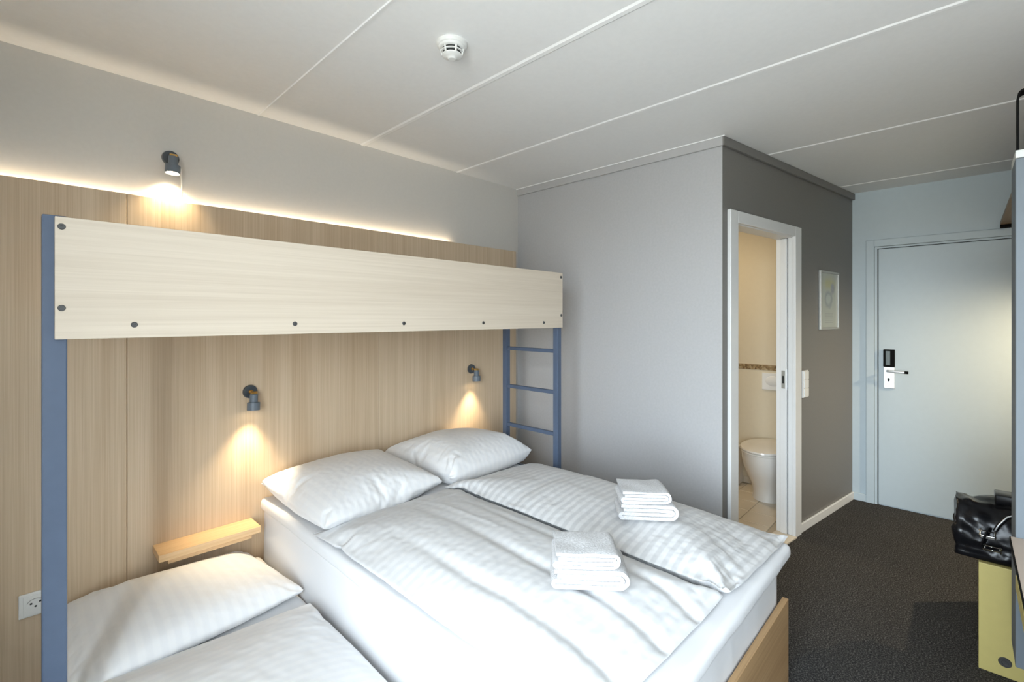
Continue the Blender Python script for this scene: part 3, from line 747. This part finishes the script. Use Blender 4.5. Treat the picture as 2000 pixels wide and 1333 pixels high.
# ------------------------------------------------------------------ on the corridor wall: picture, light switch
pic = tag(empty('framed_picture', CW + Matrix.Rotation(AW, 3, 'Z') @ Vector((1.303, -0.0005, 1.368)), AW), 'narrow silver frame with a pale print on the shaded grey corridor wall', 'picture')
fw_, fh_ = 0.350, 0.428
for a in ((0, 0.016, 0, fh_), (fw_ - 0.016, fw_, 0, fh_)):
    obj('frame_side', B(a[0], a[1], -0.016, 0, a[2], a[3], bev=0.002), 'aged_steel', pic)
for a in ((0, 0.016), (fh_ - 0.016, fh_)):
    obj('frame_side', B(0.016, fw_ - 0.016, -0.016, 0, a[0], a[1], bev=0.002), 'aged_steel', pic)
obj('print', B(0.016, fw_ - 0.016, -0.007, -0.001, 0.016, fh_ - 0.016), 'print', pic)
sw = tag(empty('light_switch', CW + Matrix.Rotation(AW, 3, 'Z') @ Vector((1.060, -0.0005, 1.0)), AW), 'tall white light switch beside the bathroom door', 'switch')
obj('back_box', B(-0.043, 0.043, -0.012, 0, -0.092, 0.094, bev=0.003), 'plastic', sw)
for z0, z1 in ((-0.086, -0.030), (-0.026, 0.030), (0.034, 0.088)):
    obj('rocker', B(-0.034, 0.034, -0.018, -0.012, z0, z1, bev=0.002), 'plastic', sw)

# ------------------------------------------------------------------ bathroom fittings
TY = 1.128
to = tag(empty('toilet', (4.10, TY, 0.011)), 'cream-white toilet with closed lid seen through the bathroom doorway', 'toilet')
def ell(cx, rx, ry, z, n=40, back=None):
    out = []
    for k in range(n):
        a = 2 * PI * k / n; x = cx + rx * math.cos(a); y = ry * math.sin(a)
        if back is not None: x = min(x, back)
        out.append((x, y, z))
    return out
bm = bmesh.new()
loft(bm, [ell(0.10, 0.195, 0.130, 0.0, back=0.29), ell(0.10, 0.190, 0.126, 0.05, back=0.29), ell(0.09, 0.205, 0.135, 0.12, back=0.29), ell(0.06, 0.235, 0.155, 0.20, back=0.29),
          ell(0.035, 0.258, 0.174, 0.28, back=0.29), ell(0.03, 0.266, 0.182, 0.34, back=0.29), ell(0.03, 0.268, 0.184, 0.385, back=0.29)])
obj('bowl', bm, 'ceramic', to, angle=50)
bm = bmesh.new(); loft(bm, [ell(0.02, 0.262, 0.180, 0.386), ell(0.02, 0.270, 0.187, 0.390), ell(0.02, 0.270, 0.187, 0.400), ell(0.02, 0.264, 0.182, 0.404)]); obj('seat', bm, 'ceramic', to, angle=50)
bm = bmesh.new(); loft(bm, [ell(0.02, 0.264, 0.182, 0.4055), ell(0.02, 0.273, 0.190, 0.409), ell(0.02, 0.270, 0.187, 0.420), ell(0.02, 0.235, 0.155, 0.427), ell(0.02, 0.10, 0.07, 0.430)]); obj('lid', bm, 'ceramic', to, angle=50)
fp = tag(empty('flush_plate', (XB, 1.125, 0.913)), 'white flush plate with oval buttons on the wall above the toilet', 'flush plate')
obj('plate', B(-0.012, 0, -0.123, 0.123, -0.073, 0.073, bev=0.004), 'plastic', fp)
for yc, rx, rz in ((0.035, 0.062, 0.043), (-0.055, 0.040, 0.030)):
    bm = bmesh.new(); lathe(bm, [(0.0, 0.005), (0.85, 0.005), (1.0, 0.0), (1.0, -0.003)], 40)
    bmesh.ops.rotate(bm, verts=bm.verts, cent=(0, 0, 0), matrix=Matrix.Rotation(R(-90), 3, 'Y'))
    bmesh.ops.scale(bm, verts=bm.verts, vec=(1, rx, rz)); bmesh.ops.translate(bm, verts=bm.verts, vec=(-0.0125, yc, 0.005)); obj('button', bm, 'plastic', fp, angle=40)
bn = tag(empty('bathroom_box', (4.31, 1.475, 0.011)), 'small white box with a dark knob on the floor left of the toilet', 'box')
obj('box_body', B(-0.08, 0.08, -0.075, 0.075, 0.0, 0.33, bev=0.006), 'ceramic', bn)
obj('knob', CY((-0.08, -0.03, 0.17), (-0.10, -0.03, 0.17), 0.012, seg=16), 'frame_wood', bn)
bl = tag(empty('bathroom_lamp', (3.55, 1.75, H)), 'round warm ceiling lamp inside the bathroom', 'lamp')
bm = bmesh.new(); lathe(bm, [(0, 0), (0.15, 0), (0.15, -0.02), (0.14, -0.03), (0, -0.03)], 40); obj('lamp_base', bm, 'plastic', bl, angle=40)
bm = bmesh.new(); lathe(bm, [(0.135, -0.03), (0.13, -0.055), (0.08, -0.075), (0, -0.08)], 40); obj('diffuser', bm, 'bath_glow', bl, smooth=True)
area_light('bathroom_light', (0, 0, -0.09), (0, 0, 0), 0.28, 0.28, 11, (1.0, 0.80, 0.52), bl)

# ------------------------------------------------------------------ right-hand furniture: wardrobe end panel, desk, bench, hat shelf
wp = tag(empty('wardrobe_panel', (2.285, -0.48, 0)), 'tall pale blue-grey wardrobe end panel at the right edge', 'wardrobe panel')
obj('side_panel', B(-0.087, 0.087, -0.365, 0.361, 0.335, 1.962, bev=0.002), 'blue_panel', wp)
obj('edge_cap', B(-0.087, 0.087, -0.365, 0.361, 1.963, 1.988, bev=0.002), 'cap', wp)
bnd = tag(empty('hanging_band', (2.31, -0.13, 1.989)), 'black flat steel band rising from the blue-grey panel towards the ceiling', 'steel band')
bm = bmesh.new()
path = [(0, 0, 0), (0, 0, 0.12), (0, 0, 0.20)] + [(0, -0.018 + 0.018 * math.cos(R(a)), 0.20 + 0.018 * math.sin(R(a))) for a in (18, 36, 54, 72, 90)] + [(0, -0.2, 0.218), (0, -0.70, 0.218)]
rings = []
for i, p in enumerate(path):
    a = Vector(path[max(i - 1, 0)]); b_ = Vector(path[min(i + 1, len(path) - 1)]); t = (b_ - a).normalized(); nrm = Vector((0, t.z, -t.y)) * 0.0022
    p = Vector(p); rings.append([p + nrm + Vector((0.03, 0, 0)), p + nrm - Vector((0.03, 0, 0)), p - nrm - Vector((0.03, 0, 0)), p - nrm + Vector((0.03, 0, 0))])
loft(bm, rings); obj('band', bm, 'black_steel', bnd)
dk = tag(empty('desk', (1.55, -0.48, 0)), 'beige desk top with a yellow rail at the lower right edge', 'desk')
obj('desk_top', B(-0.45, 0.646, -0.36, 0.372, 0.741, 0.751, bev=0.001), 'beige', dk)
obj('edge_strip', B(-0.45, 0.646, 0.372, 0.3745, 0.735, 0.7505), 'black_steel', dk)
obj('yellow_rail', B(-0.45, 0.36, 0.35, 0.3765, 0.700, 0.7375), 'yellow', dk)
obj('leg', B(-0.45, -0.42, -0.36, 0.34, 0, 0.74), 'yellow', dk)
be = tag(empty('luggage_bench', (2.95, -0.45, 0)), 'pale yellow luggage bench side under the black bag', 'bench')
yp = obj('side_panel', B(-0.204, -0.176, -0.395, 0.406, 0.0, 0.440, bev=0.002), 'yellow', be)
obj('side_panel', B(0.45, 0.478, -0.395, 0.36, 0.0, 0.440, bev=0.002), 'yellow', be)
obj('seat_board', B(-0.176, 0.45, -0.395, 0.385, 0.41, 0.439, bev=0.001), 'yellow', be)
bm = bmesh.new(); lathe(bm, [(0, 0.002), (0.008, 0.002), (0.010, 0.004), (0.017, 0.004), (0.020, 0.0)], 28)
bmesh.ops.rotate(bm, verts=bm.verts, cent=(0, 0, 0), matrix=Matrix.Rotation(R(-90), 3, 'Y')); bmesh.ops.translate(bm, verts=bm.verts, vec=(-0.204, 0.330, 0.060))
obj('bolt_cap', bm, 'screw', yp, angle=35)
hs = tag(empty('hat_shelf', (3.60, -0.50, 2.084)), 'brown wooden shelf high up between the blue-grey panel and the door wall', 'shelf')
obj('shelf_board', B(-1.1, 1.014, -0.345, 0.322, 0.0, 0.022, bev=0.001), 'brown_wood', hs)
obj('batten', B(0.97, 1.014, -0.345, 0.322, -0.02, -0.0005), 'black_steel', hs)

# ------------------------------------------------------------------ black leather bag on the bench
bg = tag(empty('leather_bag', (2.90, -0.22, 0.4405)), 'black leather holdall with chrome buckle standing on the yellow bench', 'bag')
def bag_ring(y, w, h, lean, n=26):
    """closed section in x-z: flat bottom, bulging sides, narrow ridge"""
    pr = [(-0.5, 0.03), (-0.47, 0.0), (0.47, 0.0), (0.5, 0.03), (0.51, 0.25), (0.49, 0.5), (0.42, 0.75), (0.30, 0.93), (0.20, 1.0), (-0.20, 1.0), (-0.30, 0.93), (-0.42, 0.75), (-0.49, 0.5), (-0.51, 0.25)]
    return [(px * w + lean * pz, y, pz * h) for px, pz in pr]
bm = bmesh.new()
ys = [0.250, 0.247, 0.235, 0.19, 0.12, 0.05, -0.02, -0.1, -0.2, -0.25, -0.27]
hs_ = [0.212, 0.222, 0.222, 0.221, 0.226, 0.235, 0.240, 0.240, 0.230, 0.222, 0.20]
ws = [0.23, 0.25, 0.262, 0.268, 0.272, 0.275, 0.275, 0.27, 0.26, 0.24, 0.20]
loft(bm, [bag_ring(y, w_, h_, 0.0) for y, w_, h_ in zip(ys, ws, hs_)])
bmesh.ops.subdivide_edges(bm, edges=[e for e in bm.edges if e.calc_length() > 0.02], cuts=3, use_grid_fill=True)
pn = Perlin(77); vs = list(bm.verts); co = np.array([v.co for v in vs])
n1 = pn(co[:, 1] * 11 + co[:, 2] * 9, co[:, 2] * 12 - co[:, 1] * 7 + co[:, 0] * 8); n2 = pn(co[:, 1] * 26 - co[:, 2] * 8, co[:, 2] * 30 + co[:, 0] * 15)
d = 0.014 * n1 - 0.016 * np.exp(-(n1 / 0.10) ** 2) * 0.5 + 0.007 * n2
bm.normal_update()
for v, k in zip(vs, d):
    if v.co.z > 0.012: v.co += v.normal * float(k)
obj('bag_body', bm, 'leather', bg, smooth=True)
obj('zip_flap', B(-0.05, 0.05, -0.26, 0.125, 0.225, 0.262, bev=0.006), 'leather', bg, angle=40)
# strap with buckles and handle on the face towards the room
fx = -0.156
bk_ = obj('strap', sweep(bmesh.new(), [(fx - 0.004, 0.165, 0.075), (fx - 0.008, 0.155, 0.11), (fx - 0.004, 0.143, 0.15)], 0.01, 12, flat=(0.040, 0.006)), 'leather', bg, angle=40)
def ring_(cy, cz, w_, h_, tilt, nm):
    pts = []
    for a, b2 in ((-1, -1), (1, -1), (1, 1), (-1, 1)):
        for q_ in (0, 1):
            dy = a * (w_ / 2 - (0.005 if q_ == (0 if a * b2 > 0 else 1) else 0)); dz = b2 * (h_ / 2 - (0.005 if q_ == (1 if a * b2 > 0 else 0) else 0))
            pts.append((dy, dz))
    pts = [(fx - 0.013, cy + math.cos(tilt) * y - math.sin(tilt) * z, cz + math.sin(tilt) * y + math.cos(tilt) * z) for y, z in pts]
    obj(nm, sweep(bmesh.new(), pts, 0.0028, 8, close=True), 'chrome', bg, smooth=True)
ring_(0.150, 0.128, 0.052, 0.030, R(0), 'buckle')
ring_(0.136, 0.072, 0.056, 0.026, R(0), 'buckle')
obj('buckle_bar', B(fx - 0.018, fx - 0.008, 0.128, 0.172, 0.108, 0.121, bev=0.002), 'chrome', bg)
obj('handle', sweep(bmesh.new(), [(fx - 0.008, 0.128, 0.145), (fx - 0.006, 0.118, 0.17), (fx + 0.010, 0.095, 0.20), (fx + 0.03, 0.05, 0.225), (fx + 0.03, 0.0, 0.232), (fx + 0.03, -0.06, 0.225), (fx + 0.01, -0.10, 0.2), (fx - 0.006, -0.125, 0.15)], 0.0075, 12), 'leather', bg, smooth=True)
obj('handle_piping', sweep(bmesh.new(), [(fx - 0.014, 0.129, 0.148), (fx - 0.013, 0.119, 0.173), (fx + 0.004, 0.095, 0.206), (fx + 0.024, 0.05, 0.232), (fx + 0.024, 0.0, 0.239)], 0.0024, 8), 'steel', bg, smooth=True)
